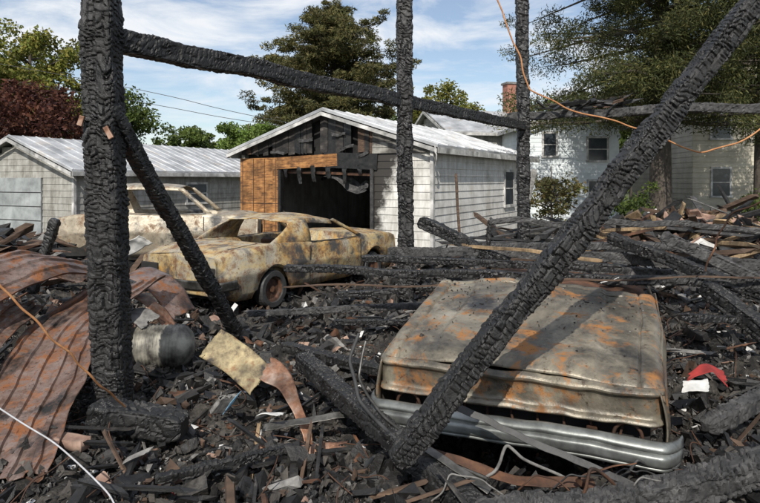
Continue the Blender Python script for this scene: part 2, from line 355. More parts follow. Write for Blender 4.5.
strip('yellow_board',[(-1.32,4.65,.64),(-1.1,4.55,.55),(-.88,4.42,.42)],(-.13,-.12,-.17),YEL,nz=.012,thick=.012,tear=.1)
strip('copper_sheet',[(-.84,4.4,.52),(-.68,4.3,.46),(-.54,4.1,.3),(-.44,3.95,.1)],(.05,.16,.1),M_COPPER,nz=.02,taper=.6,tear=.2)
strip('copper_sheet',[(-.8,3.78,.2),(-.5,3.65,.25),(-.22,3.6,.3)],(.02,.07,.07),M_COPPER,curl=.02,nz=.04,tear=.3)
strip('curved_trim_strip',[(-.78,4.0,.25),(-.3,4.0,.33),(.0,4.1,.3)],(.0,.04,.03),M_CHROME,nz=.02)
strip('crumpled_red_cloth',[(1.98,3.9,.6),(2.1,3.9,.66),(2.2,3.85,.62)],(.05,.1,.02),REDC,nz=.09,tear=.3)
strip('crumpled_white_paper',[(1.92,3.8,.6),(2.05,3.75,.63)],(.06,.07,.03),ASHW,nz=.07,tear=.3)
strip('crumpled_white_paper',[(-.8,3.95,.32),(-.68,3.9,.36)],(.03,.06,.02),ASHW,nz=.07,tear=.3)
strip('crumpled_white_paper',[(1.95,5.3,.98),(2.1,5.35,1.02)],(.05,.1,.0),ASHW,nz=.07,tear=.3)
strip('crumpled_white_paper',[(-1.38,3.3,.34),(-1.28,3.35,.38)],(.02,.06,.03),ASHG,nz=.07,tear=.3)
strip('blue_plastic_scrap',[(-1.03,4.05,.36),(-.99,4.1,.41)],(.03,.03,.06),BLUEC,nz=.06,tear=.3)
strip('brick_lump',[(-1.9,3.55,.36),(-1.72,3.5,.37)],(.02,.09,.0),PINK,nz=.02,thick=.06)
strip('white_gas_can_scrap',[(-1.13,4.1,.3),(-1.03,4.08,.42)],(.1,.05,.0),ASHG,nz=.04,thick=.03,tear=.2)

tk=empty('metal_tank',(-1.93,5.25,.44),R(8))
prof=[(-.30,0),(-.295,.07),(-.27,.13),(-.235,.165),(-.2,.18)]
for i in range(13):
    x=-.18+.36*i/12; prof+= [(x-.009,.18),(x,.19),(x+.009,.18)]
prof+=[(.2,.18),(.235,.165),(.27,.13),(.295,.07),(.3,0)]
V=[];F=[];n=36
for (x,r) in prof:
    for k in range(n):
        a=2*math.pi*k/n; V.append((x,r*math.cos(a)+.02*noise.noise(Vector((x*4,a,0))),r*math.sin(a)))
for i in range(len(prof)-1):
    for k in range(n): F.append((i*n+k,i*n+(k+1)%n,(i+1)*n+(k+1)%n,(i+1)*n+k))
mkmesh('shell',V,F,pmat('tank_paint',[(.34,(.06,.05,.045)),(.46,(.2,.19,.16)),(.64,(.38,.36,.3))],6,.6,metal=.2,grime=.3),tk,smooth=True)
tube('valve',[(-.3,0,0),(-.34,0,0),(-.37,0,.02)],.025,RUSTD,tk)

ORG=pmat('orange_cable',[(.3,(.3,.12,.04)),(.7,(.5,.25,.11))],20,.7)
WHC=pmat('white_cable',[(.3,(.3,.3,.31)),(.7,(.5,.5,.52))],20,.6)
def wob(pts,n,a):
    out=[]
    pts=[Vector(p) for p in pts]
    for i in range(n):
        f=i/(n-1)*(len(pts)-1); k=min(int(f),len(pts)-2); p=pts[k].lerp(pts[k+1],f-k)
        out.append(p+noise.noise_vector(p*7)*a)
    return out
tube('orange_cable',wob([(.66,4,3.7),(.78,4,3.1),(.93,4,2.73),(1.0,4,2.5),(1.25,4,2.38),(1.7,4,2.25),(2.13,4,2.08),(2.4,4,2.15),(2.9,4.1,2.45)],60,.02),.0055,ORG)
tube('orange_rope',wob([(-2.0,3.0,1.65),(-1.92,3.05,1.35),(-1.75,3.2,1.05),(-1.62,3.4,.78),(-1.58,3.7,.5)],70,.02),.006,ORG)
tube('white_cable',wob([(-2.2,2.9,1.05),(-1.85,2.9,.8),(-1.5,2.85,.62),(-1.2,2.75,.42),(-1.1,2.5,.3)],12,.01),.004,WHC)
tube('charred_hose',wob([(2.9,3.9,2.0),(2.6,4.5,1.6),(2.5,4.6,1.2)],20,.05),.007,RUSTD)

# ------------------------------------------------------------ burned coupes
def wheel(parent,name,loc,r=.29,w=.18):
    prof=[(w*.5,r*.62),(w*.5,r*.9),(w*.35,r*.96),(-w*.35,r*.96),(-w*.5,r*.9),(-w*.5,r*.66),(-w*.36,r*.64),(-w*.3,r*.55),(-w*.12,r*.5),(-w*.12,r*.2),(-w*.25,r*.16),(-w*.25,.001)]
    V=[];F=[];n=32
    for (y,rr) in prof:
        for k in range(n):
            a=2*math.pi*k/n; q=rr*(1+.04*noise.noise(Vector((math.cos(a)*2,math.sin(a)*2,y*9))))
            V.append((q*math.cos(a),y,q*math.sin(a)))
    for i in range(len(prof)-1):
        for k in range(n): F.append((i*n+k,i*n+(k+1)%n,(i+1)*n+(k+1)%n,(i+1)*n+k))
    mi=[0 if i//n<6 else 1 for i in range(len(F))]
    o=mkmesh(name,V,F,[RUBBER,RUSTD],parent,midx=mi); o.location=loc
    if loc[1]>0: o.rotation_euler=(0,0,math.pi)
    return o
def coupe(name,loc,rz,mat,L=4.7,W=1.8,belt=.9,hood=.92,deck=.94,roof=1.33,xb=-1.35,xr0=-.75,xr1=.35,xw=1.05,sill=.22,sail=.7,pil=.07):
    car=empty(name,loc,rz)
    xs=np.linspace(-L/2,L/2,110); V=[];F=[]; wr=.31
    ax=(-L/2+1.05,L/2-.95)
    def dent(p,a=.03): return Vector(p)+noise.noise_vector(Vector(p)*1.8+Vector(loc))*a+noise.noise_vector(Vector(p)*6)*a*.35
    for x in xs:
        e=abs(2*x/L); w=W/2*(1-.10*e**7-.03*e**2)
        zb=sill+.10*max(0,e-.85)/.15
        for c in ax:
            d=abs(x-c)
            if d<wr+.06: zb=max(zb,.24+math.sqrt(max((wr+.06)**2-d*d,0)))
        drop=.10*max(0,(e-.75)/.25)**2
        zc=(deck if x<0 else hood)-drop; bt=belt-drop*.8+(.05*g(x,0,-L/2+1.1,0,.7,1))
        zb=min(zb,bt-.12)
        cab=xb<x<xw
        sec=[(w*.93,zb),(w*.985,max(zb+.03,sill+.12)),(w*1.0,max(zb+.05,bt*.62)),(w*1.012,max(zb+.055,bt*.66)),(w*.985,max(zb+.06,bt*.70)),(w*.985,bt-.07),(w*.95,bt-.01),(w*.91,bt+.005)]
        if cab: sec+=[(w*.86,bt-.02),(w*.85,.42),(0,.36)]
        else: sec+=[(w*.8,(bt+zc)/2+.005),(w*.45,zc+.02),(0,zc+.03)]
        for s_ in (1,-1):
            for (y,z) in (sec if s_==1 else sec[-2::-1]): V.append(dent((x,y*s_,z)))
    m_=21
    for i in range(len(xs)-1):
        for k in range(m_-1):
            a=i*m_+k; F.append((a,a+1,a+m_+1,a+m_))
    F.append(tuple(range(m_))); F.append(tuple((len(xs)-1)*m_+k for k in range(m_-1,-1,-1)))
    o=mkmesh('body',V,F,mat,car); mod_solid(o,.008)
    for p in o.data.polygons: p.use_smooth=len(p.vertices)==4
    box('underbody',(0,0,.33),(L-.3,W*.72,.16),BLACK,car)
    wt=W/2*.74
    def rf(u,v):
        x=(xr0-.02)+(xr1-xr0+.04)*u; y=wt*(2*v-1); ed=abs(2*v-1)
        z=roof-.05*ed**2-.10*max(0,ed-.93)/.07*.6-.05*(2*u-1)**2-.05*noise.noise(Vector((x*1.5,y*1.5,loc[0])))
        return dent((x,y,z),.03)
    V,F=grid(26,26,rf); o=mkmesh('roof',V,F,mat,car,smooth=True); mod_solid(o,.012)
    for s_ in (1,-1):
        yb=W/2*.92*s_; yr=wt*s_
        q=[(xr0,yr,roof-.1),(xr0+sail*.55,yr*1.0,roof-.07),(xb+sail+.25,yb,belt),(xb,yb*.96,deck)]
        def pf(u,v):
            a=Vector(q[3]).lerp(Vector(q[0]),v); c=Vector(q[2]).lerp(Vector(q[1]),v); r_=a.lerp(c,u)
            r_.y+=s_*.03*math.sin(math.pi*v); return dent(r_,.015)
        V,F=grid(8,10,pf); o=mkmesh('sail_panel',V,F,mat,car,smooth=True); mod_solid(o,.03)
        def af(u,v):
            a=Vector((xw,yb*.95,belt+.01)).lerp(Vector((xr1,yr,roof-.1)),v); return dent(a+Vector((pil*(u-.5),0,.02*(u-.5))),.01)
        V,F=grid(3,10,af); o=mkmesh('a_pillar',V,F,mat,car,smooth=True); mod_solid(o,.035)
        tube('door_seam',[dent((xw-.1,s_*(W/2+.002),belt*(.35+.6*t))) for t in (0,.33,.66,1)],.006,BLACK,car)
        tube('door_seam_2',[dent((xb+sail+.15,s_*(W/2+.002),belt*(.35+.6*t))) for t in (0,.33,.66,1)],.006,BLACK,car)
        tube('window_trim',[dent((xb+sail+.25+(xw-xb-sail-.3)*t,s_*W/2*.955,belt+.012)) for t in np.linspace(0,1,6)],.009,M_CHROME,car)
        for i,c in enumerate(ax): wheel(car,'wheel',(c,s_*(W/2-.12),.29))
        box('seat_frame',(.1,s_*.38,.6),(.12,.5,.55),RUSTD,car,(0,-.25,0),.03)
        box('tail_light_socket',(-L/2-.012,s_*.58,.66),(.03,.36,.11),BLACK,car,bev=.01)
        tube('headlight_ring',[(L/2+.01,s_*.66+.09*math.cos(t),.66+.09*math.sin(t)) for t in np.linspace(0,2*math.pi,16)],.012,RUSTD,car)
    tube('steering_wheel',[(.62+.06*math.sin(t),.38+.18*math.cos(t),.86+.17*math.sin(t)) for t in np.linspace(0,2*math.pi,20)],.012,RUSTD,car)
    box('rear_valance',(-L/2-.02,0,.4),(.05,W*.86,.13),mat,car,bev=.02)
    def bm(sx,nm):
        x0=sx*(L/2+.07)
        o=strip(nm,[(x0-sx*.35,-W/2-.0,.47),(x0-sx*.05,-W/2*.93,.47),(x0,-W*.25,.47),(x0,W*.25,.47),(x0-sx*.05,W/2*.93,.47),(x0-sx*.35,W/2,.47)],(sx*.03,0,.13),M_CHROME,nz=.01,n=50,k=6,thick=.02); o.parent=car
    bm(-1,'rear_bumper'); bm(1,'front_bumper')
    for y in (-W*.36,W*.36): tube('lid_seam',[dent((xb-.12,y,deck+.025)),dent((-L/2+.9,y,deck+.02)),dent((-L/2+.3,y,deck-.02))],.006,BLACK,car,sm=False)
    return car
coupe('burned_coupe',(-1.6,10.4,.0),math.atan2(.85,.53),M_COUPE)
coupe('burned_pickup_truck',(-4.7,13.3,.1),R(8),M_TRUCK,L=4.0,W=1.85,belt=1.08,hood=1.0,deck=.96,roof=1.72,xb=-1.2,xr0=-1.1,xr1=.4,xw=1.0,sail=.2,pil=.11)

# ------------------------------------------------------------ foreground wreck (front half)
fc=empty('burned_wrecked_car',(0,3.9,0),math.atan2(-.38,.92))
Wd=1.69
def hoodf(u,v):
    y=-.02+1.34*u; x=Wd*v; e=abs(2*v-1)
    z=.775+.26*u**.85+.03*(1-e**2)-.05*max(0,(e-.94)/.06)**2
    if u<.05: z-=.03*((.05-u)/.05)**2
    z+=.018*(sstep(.2,.225,v)*(1-sstep(.775,.80,v)))*sstep(.03,.09,u)
    for s0 in (.075,.925): z-=.022*math.exp(-((v-s0)/.0045)**2)
    z-=.018*math.exp(-((u-.965)/.008)**2)
    z-=.035*g(u,v,.45,.62,.22,.16)
    p=Vector((x,y,z)); p+=noise.noise_vector(p*1.6)*.022+noise.noise_vector(p*5)*.011
    if u>.93: p.z+=.04*noise.noise(Vector((x*6,0,3))); p.y+=.05*noise.noise(Vector((x*4,0,5)))
    return p
V,F=grid(110,200,hoodf); o=mkmesh('hood',V,F,M_HOOD,fc,smooth=True); mod_solid(o,.006)
for s_,x0 in ((-1,0),(1,Wd)):
    def ff(u,v):
        y=-.04+4.0*u; zt=.745+.26*max(0,min(y/1.3,1))**.9-.16*sstep(1.5,2.4,y)
        zb=.28; d=abs(y-.72)
        if d<.36: zb=.3+math.sqrt(.36**2-d*d)*.9
        z=zt+(zb-zt)*v; x=x0+s_*(-.004+.03*math.sin(math.pi*min(v*1.2,1)))
        if u<.02: x-=s_*.02
        p=Vector((x,y,z)); p+=noise.noise_vector(p*1.6)*.022; return p
    V,F=grid(120,16,ff); o=mkmesh('fender',V,F,M_HOOD,fc,smooth=True); mod_solid(o,.008)
    wheel(fc,'wheel',(x0-s_*.16,.72,.32)).rotation_euler=(0,0,math.pi/2 if s_<0 else -math.pi/2)
zz=[.765,.752,.742,.733,.722,.6,.592,.58,.575,.565]; yy=[-.02,-.045,-.055,-.052,-.03,-.022,-.045,-.055,-.045,.02]
def fas(u,v):
    x=Wd*u; e=abs(2*u-1)
    k=v*9; i=min(int(k),8); f=k-i
    z=zz[i]*(1-f)+zz[i+1]*f; y=yy[i]*(1-f)+yy[i+1]*f+.06*max(0,(e-.9)/.1)**2
    z-=.03*math.sin(u*2.6+.4)*v
    p=Vector((x,y,z)); p+=noise.noise_vector(p*1.6)*.022+noise.noise_vector(p*7)*.011; return p
V,F=grid(110,37,fas); o=mkmesh('fascia',V,F,M_HOOD,fc,smooth=True); mod_solid(o,.006)
box('grille_cavity',(Wd/2,.12,.44),(Wd*.9,.12,.3),BLACK,fc)
for k in range(9): box('grille_bar',(.25+k*.15,.03,.47),(.012,.02,.14),RUSTD,fc,(0,random.uniform(-.3,.3),0))
for xx in (.2,Wd-.2): tube('headlight_ring',[(xx+.075*math.cos(t),-.01,.48+.075*math.sin(t)) for t in np.linspace(0,2*math.pi,18)],.01,RUSTD,fc)
def bum(u,v):
    x=-.03+(Wd+.10)*u; e=abs(2*u-1); a=math.pi*v
    y=-.15-.06*max(0,math.sin(a))**.6+.14*max(0,(e-.88)/.12)**2; z=.47+.07*math.cos(a)
    y+=.022*math.exp(-((v-.38)/.05)**2)+.018*math.exp(-((v-.72)/.04)**2)
    p=Vector((x,y,z)); p+=noise.noise_vector(p*1.3)*.03+noise.noise_vector(p*6)*.007; return p
V,F=grid(100,44,bum); o=mkmesh('bumper',V,F,M_BUMPER,fc,smooth=True); mod_solid(o,.008)
for xx in (.35,1.3): box('bumper_bracket',(xx,-.06,.46),(.06,.2,.08),RUSTD,fc,bev=.01)
box('engine_remains',(Wd/2,.8,.5),(.9,.9,.3),BLACK,fc,bev=.08)
def cab(u,v):
    y=1.42+2.4*u; x=.06+(Wd-.12)*v; e=abs(2*v-1)
    z=.93-.12*u+.06*(1-e*e)+.09*noise.noise(Vector((x*1.4,y*1.4,8)))
    p=Vector((x,y,z)); p+=noise.noise_vector(p*4)*.03; return p
V,F=grid(60,40,cab); o=mkmesh('collapsed_roof',V,F,RUSTD,fc,smooth=True); mod_solid(o,.008)
P=[]
for _ in range(170):
    x=random.uniform(.1,Wd-.1); y=.1+1.2*random.random()**.5; q=hoodf((y+.02)/1.34,x/Wd); P.append((q.x,q.y,q.z+.006))
o=chunks('char_crumbs',np.array(P),rng.lognormal(-4.9,.5,(170,3)),.4,[CHARB,ASHG,BROWN],[5,1,1],.3); o.parent=fc
tube('curved_trim_strip',wob([(-.15,4.1,.85),(-.2,3.95,.7),(-.12,3.7,.52),(.12,3.35,.42),(.4,3.1,.36),(.62,3.0,.3)],22,.01),.012,RUBBER)
tube('curved_trim_strip',wob([(-.1,4.0,.82),(-.14,3.85,.62),(0,3.6,.5),(.25,3.3,.4),(.55,3.05,.38)],22,.01),.009,M_CHROME)
strip('curved_trim_strip',[(.42,3.28,.66),(.6,3.22,.6),(.85,3.12,.5),(1.15,3.0,.44),(1.35,2.95,.36)],(.0,.02,.03),RUBBER,nz=.03)
strip('curved_trim_strip',[(.3,3.25,.42),(.7,3.1,.36),(1.1,3.05,.36)],(.0,.05,.03),RUSTD,nz=.02)
strip('curved_trim_strip',[(.1,3.35,.5),(.35,3.15,.42),(.55,3.0,.34)],(.03,.04,.01),M_CHROME,nz=.01)
strip('curved_trim_strip',[(1.1,3.05,.3),(1.0,2.98,.42),(1.25,2.95,.5)],(.03,.02,.0),RUSTD,nz=.02)
for k in range(9):
    x0=.2+random.random()*1.2; y0=2.85+random.random()*.3
    tube('dangling_cable',wob([(x0,y0,.3),(x0+.12,y0-.03,.42+random.random()*.12),(x0+.3,y0,.4),(x0+.45+random.random()*.2,y0-.05,.28)],16,.05),random.choice([.004,.006,.008]),random.choice([RUBBER,RUSTD,ASHG]))

# ------------------------------------------------------------ buildings
def sided(name,soot_x=None,cols=((.36,.35,.32),(.6,.59,.55),(.7,.69,.66)),gr=.62):
    m,nt,b=newmat(name)
    c=ramp(nt,[(.3,cols[0]),(.55,cols[1]),(.75,cols[2])],noisen(nt,2.2,6,.65))
    st=ramp(nt,[(.36,(gr,gr*.97,gr*.92)),(.58,(1,1,1))],noisen(nt,1.4,5,.7,stretch=(3,3,.5))); c=mixc(nt,c,st,1.0,'MULTIPLY')
    if soot_x:
        tc=nt.nodes.new('ShaderNodeTexCoord'); sx=nt.nodes.new('ShaderNodeSeparateXYZ'); nt.links.new(tc.outputs['Object'],sx.inputs[0])
        a=nt.nodes.new('ShaderNodeMapRange'); a.inputs['From Min'].default_value=soot_x[0]; a.inputs['From Max'].default_value=soot_x[1]; a.inputs['To Min'].default_value=.75; a.inputs['To Max'].default_value=.0
        nt.links.new(sx.outputs['X'],a.inputs['Value'])
        a2=nt.nodes.new('ShaderNodeMapRange'); a2.inputs['From Min'].default_value=1.0; a2.inputs['From Max'].default_value=2.7; a2.inputs['To Min'].default_value=-.35; a2.inputs['To Max'].default_value=.25
        nt.links.new(sx.outputs['Z'],a2.inputs['Value'])
        ad=nt.nodes.new('ShaderNodeMath'); ad.operation='ADD'; nt.links.new(a.outputs[0],ad.inputs[0]); nt.links.new(a2.outputs[0],ad.inputs[1])
        ad2=nt.nodes.new('ShaderNodeMath'); ad2.operation='ADD'; nt.links.new(ad.outputs[0],ad2.inputs[0]); nt.links.new(noisen(nt,3,5,.7),ad2.inputs[1])
        k=ramp(nt,[(.62,(0,0,0)),(.9,(1,1,1))],ad2.outputs[0])
        bl=nt.nodes.new('ShaderNodeRGB'); bl.outputs[0].default_value=(.03,.026,.022,1); c=mixc(nt,c,bl.outputs[0],k)
    nt.links.new(c,b.inputs['Base Color']); b.inputs['Roughness'].default_value=.6
    bump(nt,b,noisen(nt,12,4,.6),.1,.01); return m
SIDE=sided('weathered_siding',None,((.5,.49,.46),(.7,.69,.66),(.78,.77,.74)),.7); SIDEF=sided('sooty_front_siding',(4.65,5.5),((.46,.45,.42),(.66,.65,.61),(.76,.75,.72)),.65)
SIDEG=sided('grey_siding',None,((.22,.21,.19),(.36,.35,.32),(.45,.44,.41)),.6)
PLY=pmat('orange_plywood',[(.36,(.11,.05,.02)),(.5,(.38,.17,.055)),(.7,(.54,.28,.1))],2.7,.75,stretch=(1,1,7),grime=.3)
TRIM=pmat('white_trim',[(.34,(.28,.28,.26)),(.5,(.55,.54,.52)),(.7,(.74,.73,.7))],3,.6,grime=.5)
ROOFM=pmat('metal_roof',[(.3,(.34,.35,.36)),(.55,(.54,.55,.56)),(.75,(.46,.4,.34))],1.2,.45,metal=.25,grime=.6,bs=.1)
ROOFS=pmat('shingle_roof',[(.3,(.15,.15,.15)),(.7,(.28,.28,.28))],9,.85)
GLASS=pmat('dark_glass',[(.3,(.02,.025,.03)),(.7,(.05,.06,.07))],2,.12,bs=0)
WHITEH=pmat('pale_house_paint',[(.3,(.62,.68,.7)),(.7,(.76,.8,.81))],1,.7,grime=.85)
BEIGE=pmat('beige_house_paint',[(.3,(.42,.38,.3)),(.7,(.54,.5,.4))],1,.8,grime=.85)
BRICK=pmat('chimney_brick',[(.3,(.24,.1,.07)),(.7,(.4,.2,.15))],5,.9)

def siding(name,parent,org,d,nrm,L,z0,z1,step,mat,openings=(),roofline=None,th=.022):
    V=[];F=[]; org=Vector(org);d=Vector(d);nrm=Vector(nrm); z=z0
    while z<z1-.01:
        zt=min(z+step,z1); a,bb=0.0,L
        if roofline:
            ok=[s for s in np.linspace(0,L,160) if roofline(s)>=zt]
            if not ok: break
            a,bb=min(ok),max(ok)
        seg=[(a,bb)]
        for (s0,s1,q0,q1) in openings:
            if q0<zt-.03 and q1>z+.03:
                ns=[]
                for (p,q) in seg:
                    if s1<=p or s0>=q: ns.append((p,q)); continue
                    if s0>p: ns.append((p,s0))
                    if s1<q: ns.append((s1,q))
                seg=ns
        for (p,q) in seg:
            i=len(V)
            for s in (p,q):
                V+= [org+d*s+Vector((0,0,z)),org+d*s+nrm*th+Vector((0,0,z)),org+d*s+nrm*.004+Vector((0,0,zt)),org+d*s-nrm*.02+Vector((0,0,zt))]
            F+=[(i+1,i+5,i+6,i+2),(i,i+4,i+5,i+1),(i,i+1,i+2,i+3),(i+4,i+7,i+6,i+5),(i+3,i+2,i+6,i+7)]
        z=zt
    return mkmesh(name,V,F,mat,parent)
def window(parent,c,w,h,axis,out,mat=TRIM,mull=True):
    def bx(nm,du,dz,su,sz,t,m,o):
        if axis=='x': box(nm,(c[0]+du,c[1]+out*o,c[2]+dz),(su,t,sz),m,parent)
        else: box(nm,(c[0]+out*o,c[1]+du,c[2]+dz),(t,su,sz),m,parent)
    bx('window_glass',0,0,w,h,.02,GLASS,.032)
    f=.09
    bx('window_frame',0,h/2+f/2,w+2*f,f,.06,mat,.03); bx('window_sill',0,-h/2-f/2,w+2*f+.06,f,.09,mat,.035)
    bx('window_jamb',-w/2-f/2,0,f,h-.004,.056,mat,.03); bx('window_jamb',w/2+f/2,0,f,h-.004,.056,mat,.03)
    if mull: bx('window_mullion',0,0,w,.04,.03,mat,.04)
def gable_roof(parent,x0,x1,y0,y1,ze,zr,mat,ov=.3,t=.07,trim=True,ribs=0,rk=.15):
    xm=(x0+x1)/2; hw=(x1-x0)/2; sl=(zr-ze)/hw
    for s_ in (-1,1):
        xe=xm+s_*(hw+ov); zz=ze-sl*ov
        pts=[(xm,y0-ov,zr),(xe,y0-ov,zz),(xe,y1+ov,zz),(xm,y1+ov,zr)]
        V=[Vector(p)+Vector((0,0,.01)) for p in pts]+[Vector(p)+Vector((0,0,.01+t)) for p in pts]
        F=[(0,1,2,3),(7,6,5,4),(0,4,5,1),(1,5,6,2),(2,6,7,3),(3,7,4,0)]
        mkmesh('roof_slope',V,F,mat,parent)
        if ribs:
            Vr=[];Fr=[]
            yy=y0-ov+.05
            while yy<y1+ov:
                i=len(Vr)
                for (px,pz) in ((xm,zr+t+.012),(xe,zz+t+.012)):
                    Vr+=[(px,yy-.02,pz-.004),(px,yy,pz+.03),(px,yy+.02,pz-.004)]
                Fr+=[(i,i+1,i+4,i+3),(i+1,i+2,i+5,i+4)]; yy+=ribs
            mkmesh('roof_ribs',Vr,Fr,mat,parent)
        if trim:
            a=Vector((xm,y0-ov-.02,zr-.02)); c=Vector((xe,y0-ov-.02,zz-.02)); dn=Vector((0,0,-rk)); bk=Vector((0,-.03,0))
            V=[a,c,c+dn,a+dn,a+bk,c+bk,c+dn+bk,a+dn+bk]; F=[(0,1,2,3),(7,6,5,4),(0,4,5,1),(1,5,6,2),(2,6,7,3),(3,7,4,0)]
            mkmesh('rake_trim',V,F,TRIM,parent)
            box('eave_fascia',(xe+s_*.014,(y0+y1)/2,zz-.06),(.025,y1-y0+2*ov,.14),TRIM,parent)

G=empty('burned_garage',(-4.19,18.09,0),math.atan2(-.49,.87))
GW=6.3;GD=9;ZE=2.78;ZR=3.78
rl=lambda s: ZE+(ZR-ZE)*(1-abs(s-GW/2)/(GW/2))
o=siding('front_siding',G,(4.65,0,0),(1,0,0),(0,-1,0),GW-4.65,0,2.6,.2,SIDEF)
siding('side_siding',G,(GW,0,0),(0,1,0),(1,0,0),GD,0,ZE-.02,.2,SIDE,openings=[(5.8,6.75,1.05,2.2)])
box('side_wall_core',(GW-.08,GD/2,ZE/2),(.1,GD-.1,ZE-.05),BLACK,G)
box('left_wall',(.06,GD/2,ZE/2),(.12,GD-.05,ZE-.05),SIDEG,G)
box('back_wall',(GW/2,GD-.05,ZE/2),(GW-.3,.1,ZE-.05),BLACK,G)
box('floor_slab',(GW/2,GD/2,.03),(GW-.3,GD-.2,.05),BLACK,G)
window(G,(GW,6.28,1.62),.9,1.1,'y',1)
box('corner_trim',(GW+.02,-.02,1.35),(.09,.09,2.72),TRIM,G)
box('plywood_panel',(.62,-.02,1.28),(1.24,.03,2.54),PLY,G)
box('plywood_panel_2',(1.37,-.03,1.28),(.24,.03,2.54),PLY,G)
box('plywood_header',(2.45,-.045,2.42),(2.1,.03,.34),PLY,G,(0,R(-2),0))
for k in range(4): box('plywood_batten',(.1+.42*k,-.045,1.28),(.015,.012,2.5),BROWN,G)
box('plywood_edge',(.76,-.048,1.22),(1.5,.008,.014),BROWN,G)
box('charred_header',(3.9,-.02,2.42),(1.7,.08,.42),CHAR,G,(0,R(3),0))
box('opening_jamb',(1.53,-.02,1.1),(.09,.14,2.2),CHAR,G); box('opening_jamb_2',(4.6,-.02,1.1),(.09,.14,2.2),CHARG,G)
box('door_rail',(3.0,.1,2.1),(3.0,.06,.08),RUSTD,G,(0,R(2),0))
strip_o=strip('sagging_door_panel',[(3.0,.2,2.2),(3.5,.25,1.95),(3.9,.3,1.7),(4.3,.25,1.75)],(.0,.3,.3),CHARG,nz=.1,tear=.4); strip_o.parent=G
for k in range(6):
    x0=1.7+k*.5; strip_o=strip('hanging_char_scrap',[(x0,-.05,2.3),(x0+.03,-.04,2.05-random.random()*.3)],(.18,0,0),CHAR,nz=.05,tear=.5,taper=.5); strip_o.parent=G
for k in range(8):
    beam('burned_rafter',(.6+.75*k,.8+random.random()*3,2.2),(1+.7*k,1.5+random.random()*3,random.uniform(.3,2.4)),.06,.09,CHARG if k%3==0 else CHAR,cell=.1,step=.06,parent=G)
CHG1=pmat('charred_gable',[(.38,(.01,.009,.009)),(.56,(.035,.031,.028)),(.72,(.12,.105,.09))],2.8,.75,stretch=(1,1,2))
CHG2=pmat('scorched_gable_board',[(.38,(.02,.018,.016)),(.56,(.065,.053,.043)),(.72,(.18,.15,.12))],2.8,.75,stretch=(1,1,2))
x=.03; k=0
while x<GW-.05:
    w=random.uniform(.08,.26); w=min(w,GW-.03-x)
    zb=2.6 if random.random()>.25 else 2.6+random.uniform(.0,.4)
    zt=min(rl(x),rl(x+w))
    if zt-zb>.08 and not(2.55<x<2.8 or 3.85<x<4.1 or 1.9<x<2.0):
        mm=random.choice([CHG1,CHG1,CHG1,CHG2,CHAR,CHG1,BROWN])
        y_=-.01-.012*(k%2); a=[(x,y_,zb+random.uniform(0,.09)),(x+w-.012,y_,zb+random.uniform(0,.09)),(x+w-.012,y_,rl(x+w)-.01),(x,y_,rl(x)-.01)]
        V=[Vector(p) for p in a]+[Vector(p)+Vector((0,.025,0)) for p in a]
        mkmesh('gable_board',V,[(0,1,2,3),(7,6,5,4),(0,4,5,1),(1,5,6,2),(2,6,7,3),(3,7,4,0)],mm,G)
    x+=w; k+=1
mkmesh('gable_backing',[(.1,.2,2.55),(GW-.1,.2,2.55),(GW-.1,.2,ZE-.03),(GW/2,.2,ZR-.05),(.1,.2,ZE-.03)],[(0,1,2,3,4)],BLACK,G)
SOOTS=pmat('sooty_siding',[(.38,(.02,.018,.017)),(.52,(.08,.075,.066)),(.68,(.3,.29,.26))],2.0,.7)
siding('front_siding_upper',G,(4.6,-.035,0),(1,0,0),(0,-1,0),GW-4.6,2.6,3.2,.16,SOOTS,roofline=lambda s: rl(s+4.6)-.02)
for (bx_,bz_) in ((1.2,2.72),(3.55,2.72),(4.0,2.5),(2.2,3.0),(3.3,3.15)):
    o=strip('peeled_board',[(bx_,-.07,bz_),(bx_+.5,-.09,bz_+.02+random.uniform(-.1,.1))],(0,0,.08),CHARG,nz=.05,tear=.4); o.parent=G
gable_roof(G,0,GW,0,GD,ZE,ZR,ROOFM,ov=.28,ribs=.6,rk=.10)
tube('eave_curl',wob([(GW+.2,-.3,2.75),(GW+.3,-.4,2.5),(GW+.25,-.35,2.3)],10,.05),.02,TRIM,G)

B=empty('detached_garage',(-10.2,20,0),math.atan2(-.44,.9))
BW=6;BD=14;e1=2.3;r1=3.4
rl2=lambda s: e1+(r1-e1)*(1-abs(s-BW/2)/(BW/2))
siding('gable_siding',B,(-BW,0,0),(1,0,0),(0,-1,0),BW,0,r1,.22,SIDEG,openings=[(1.2,4.4,0,2.0)],roofline=rl2)
siding('side_siding',B,(0,0,0),(0,1,0),(1,0,0),BD,0,e1,.22,SIDEG,openings=[(5.1,6.3,.95,1.75)])
box('core',(-BW/2,BD/2,e1/2),(BW-.2,BD-.2,e1-.1),SIDEG,B)
DOORG=pmat('grey_door_paint',[(.3,(.26,.28,.28)),(.7,(.4,.42,.42))],2,.6,grime=.6)
box('overhead_door',(-BW+2.8,-.02,1.0),(3.1,.06,1.96),DOORG,B)
for k in range(1,4): box('door_groove',(-BW+2.8,-.055,k*.49),(3.1,.012,.025),BLACK,B)
window(B,(0,5.7,1.35),1.1,.75,'y',1); window(B,(0,10.5,1.35),1.1,.75,'y',1)
gable_roof(B,-BW,0,0,BD,e1,r1,ROOFM,ov=.35,ribs=.5,rk=.12)
box('corner_trim',(.02,-.02,1.1),(.1,.1,2.2),TRIM,B)

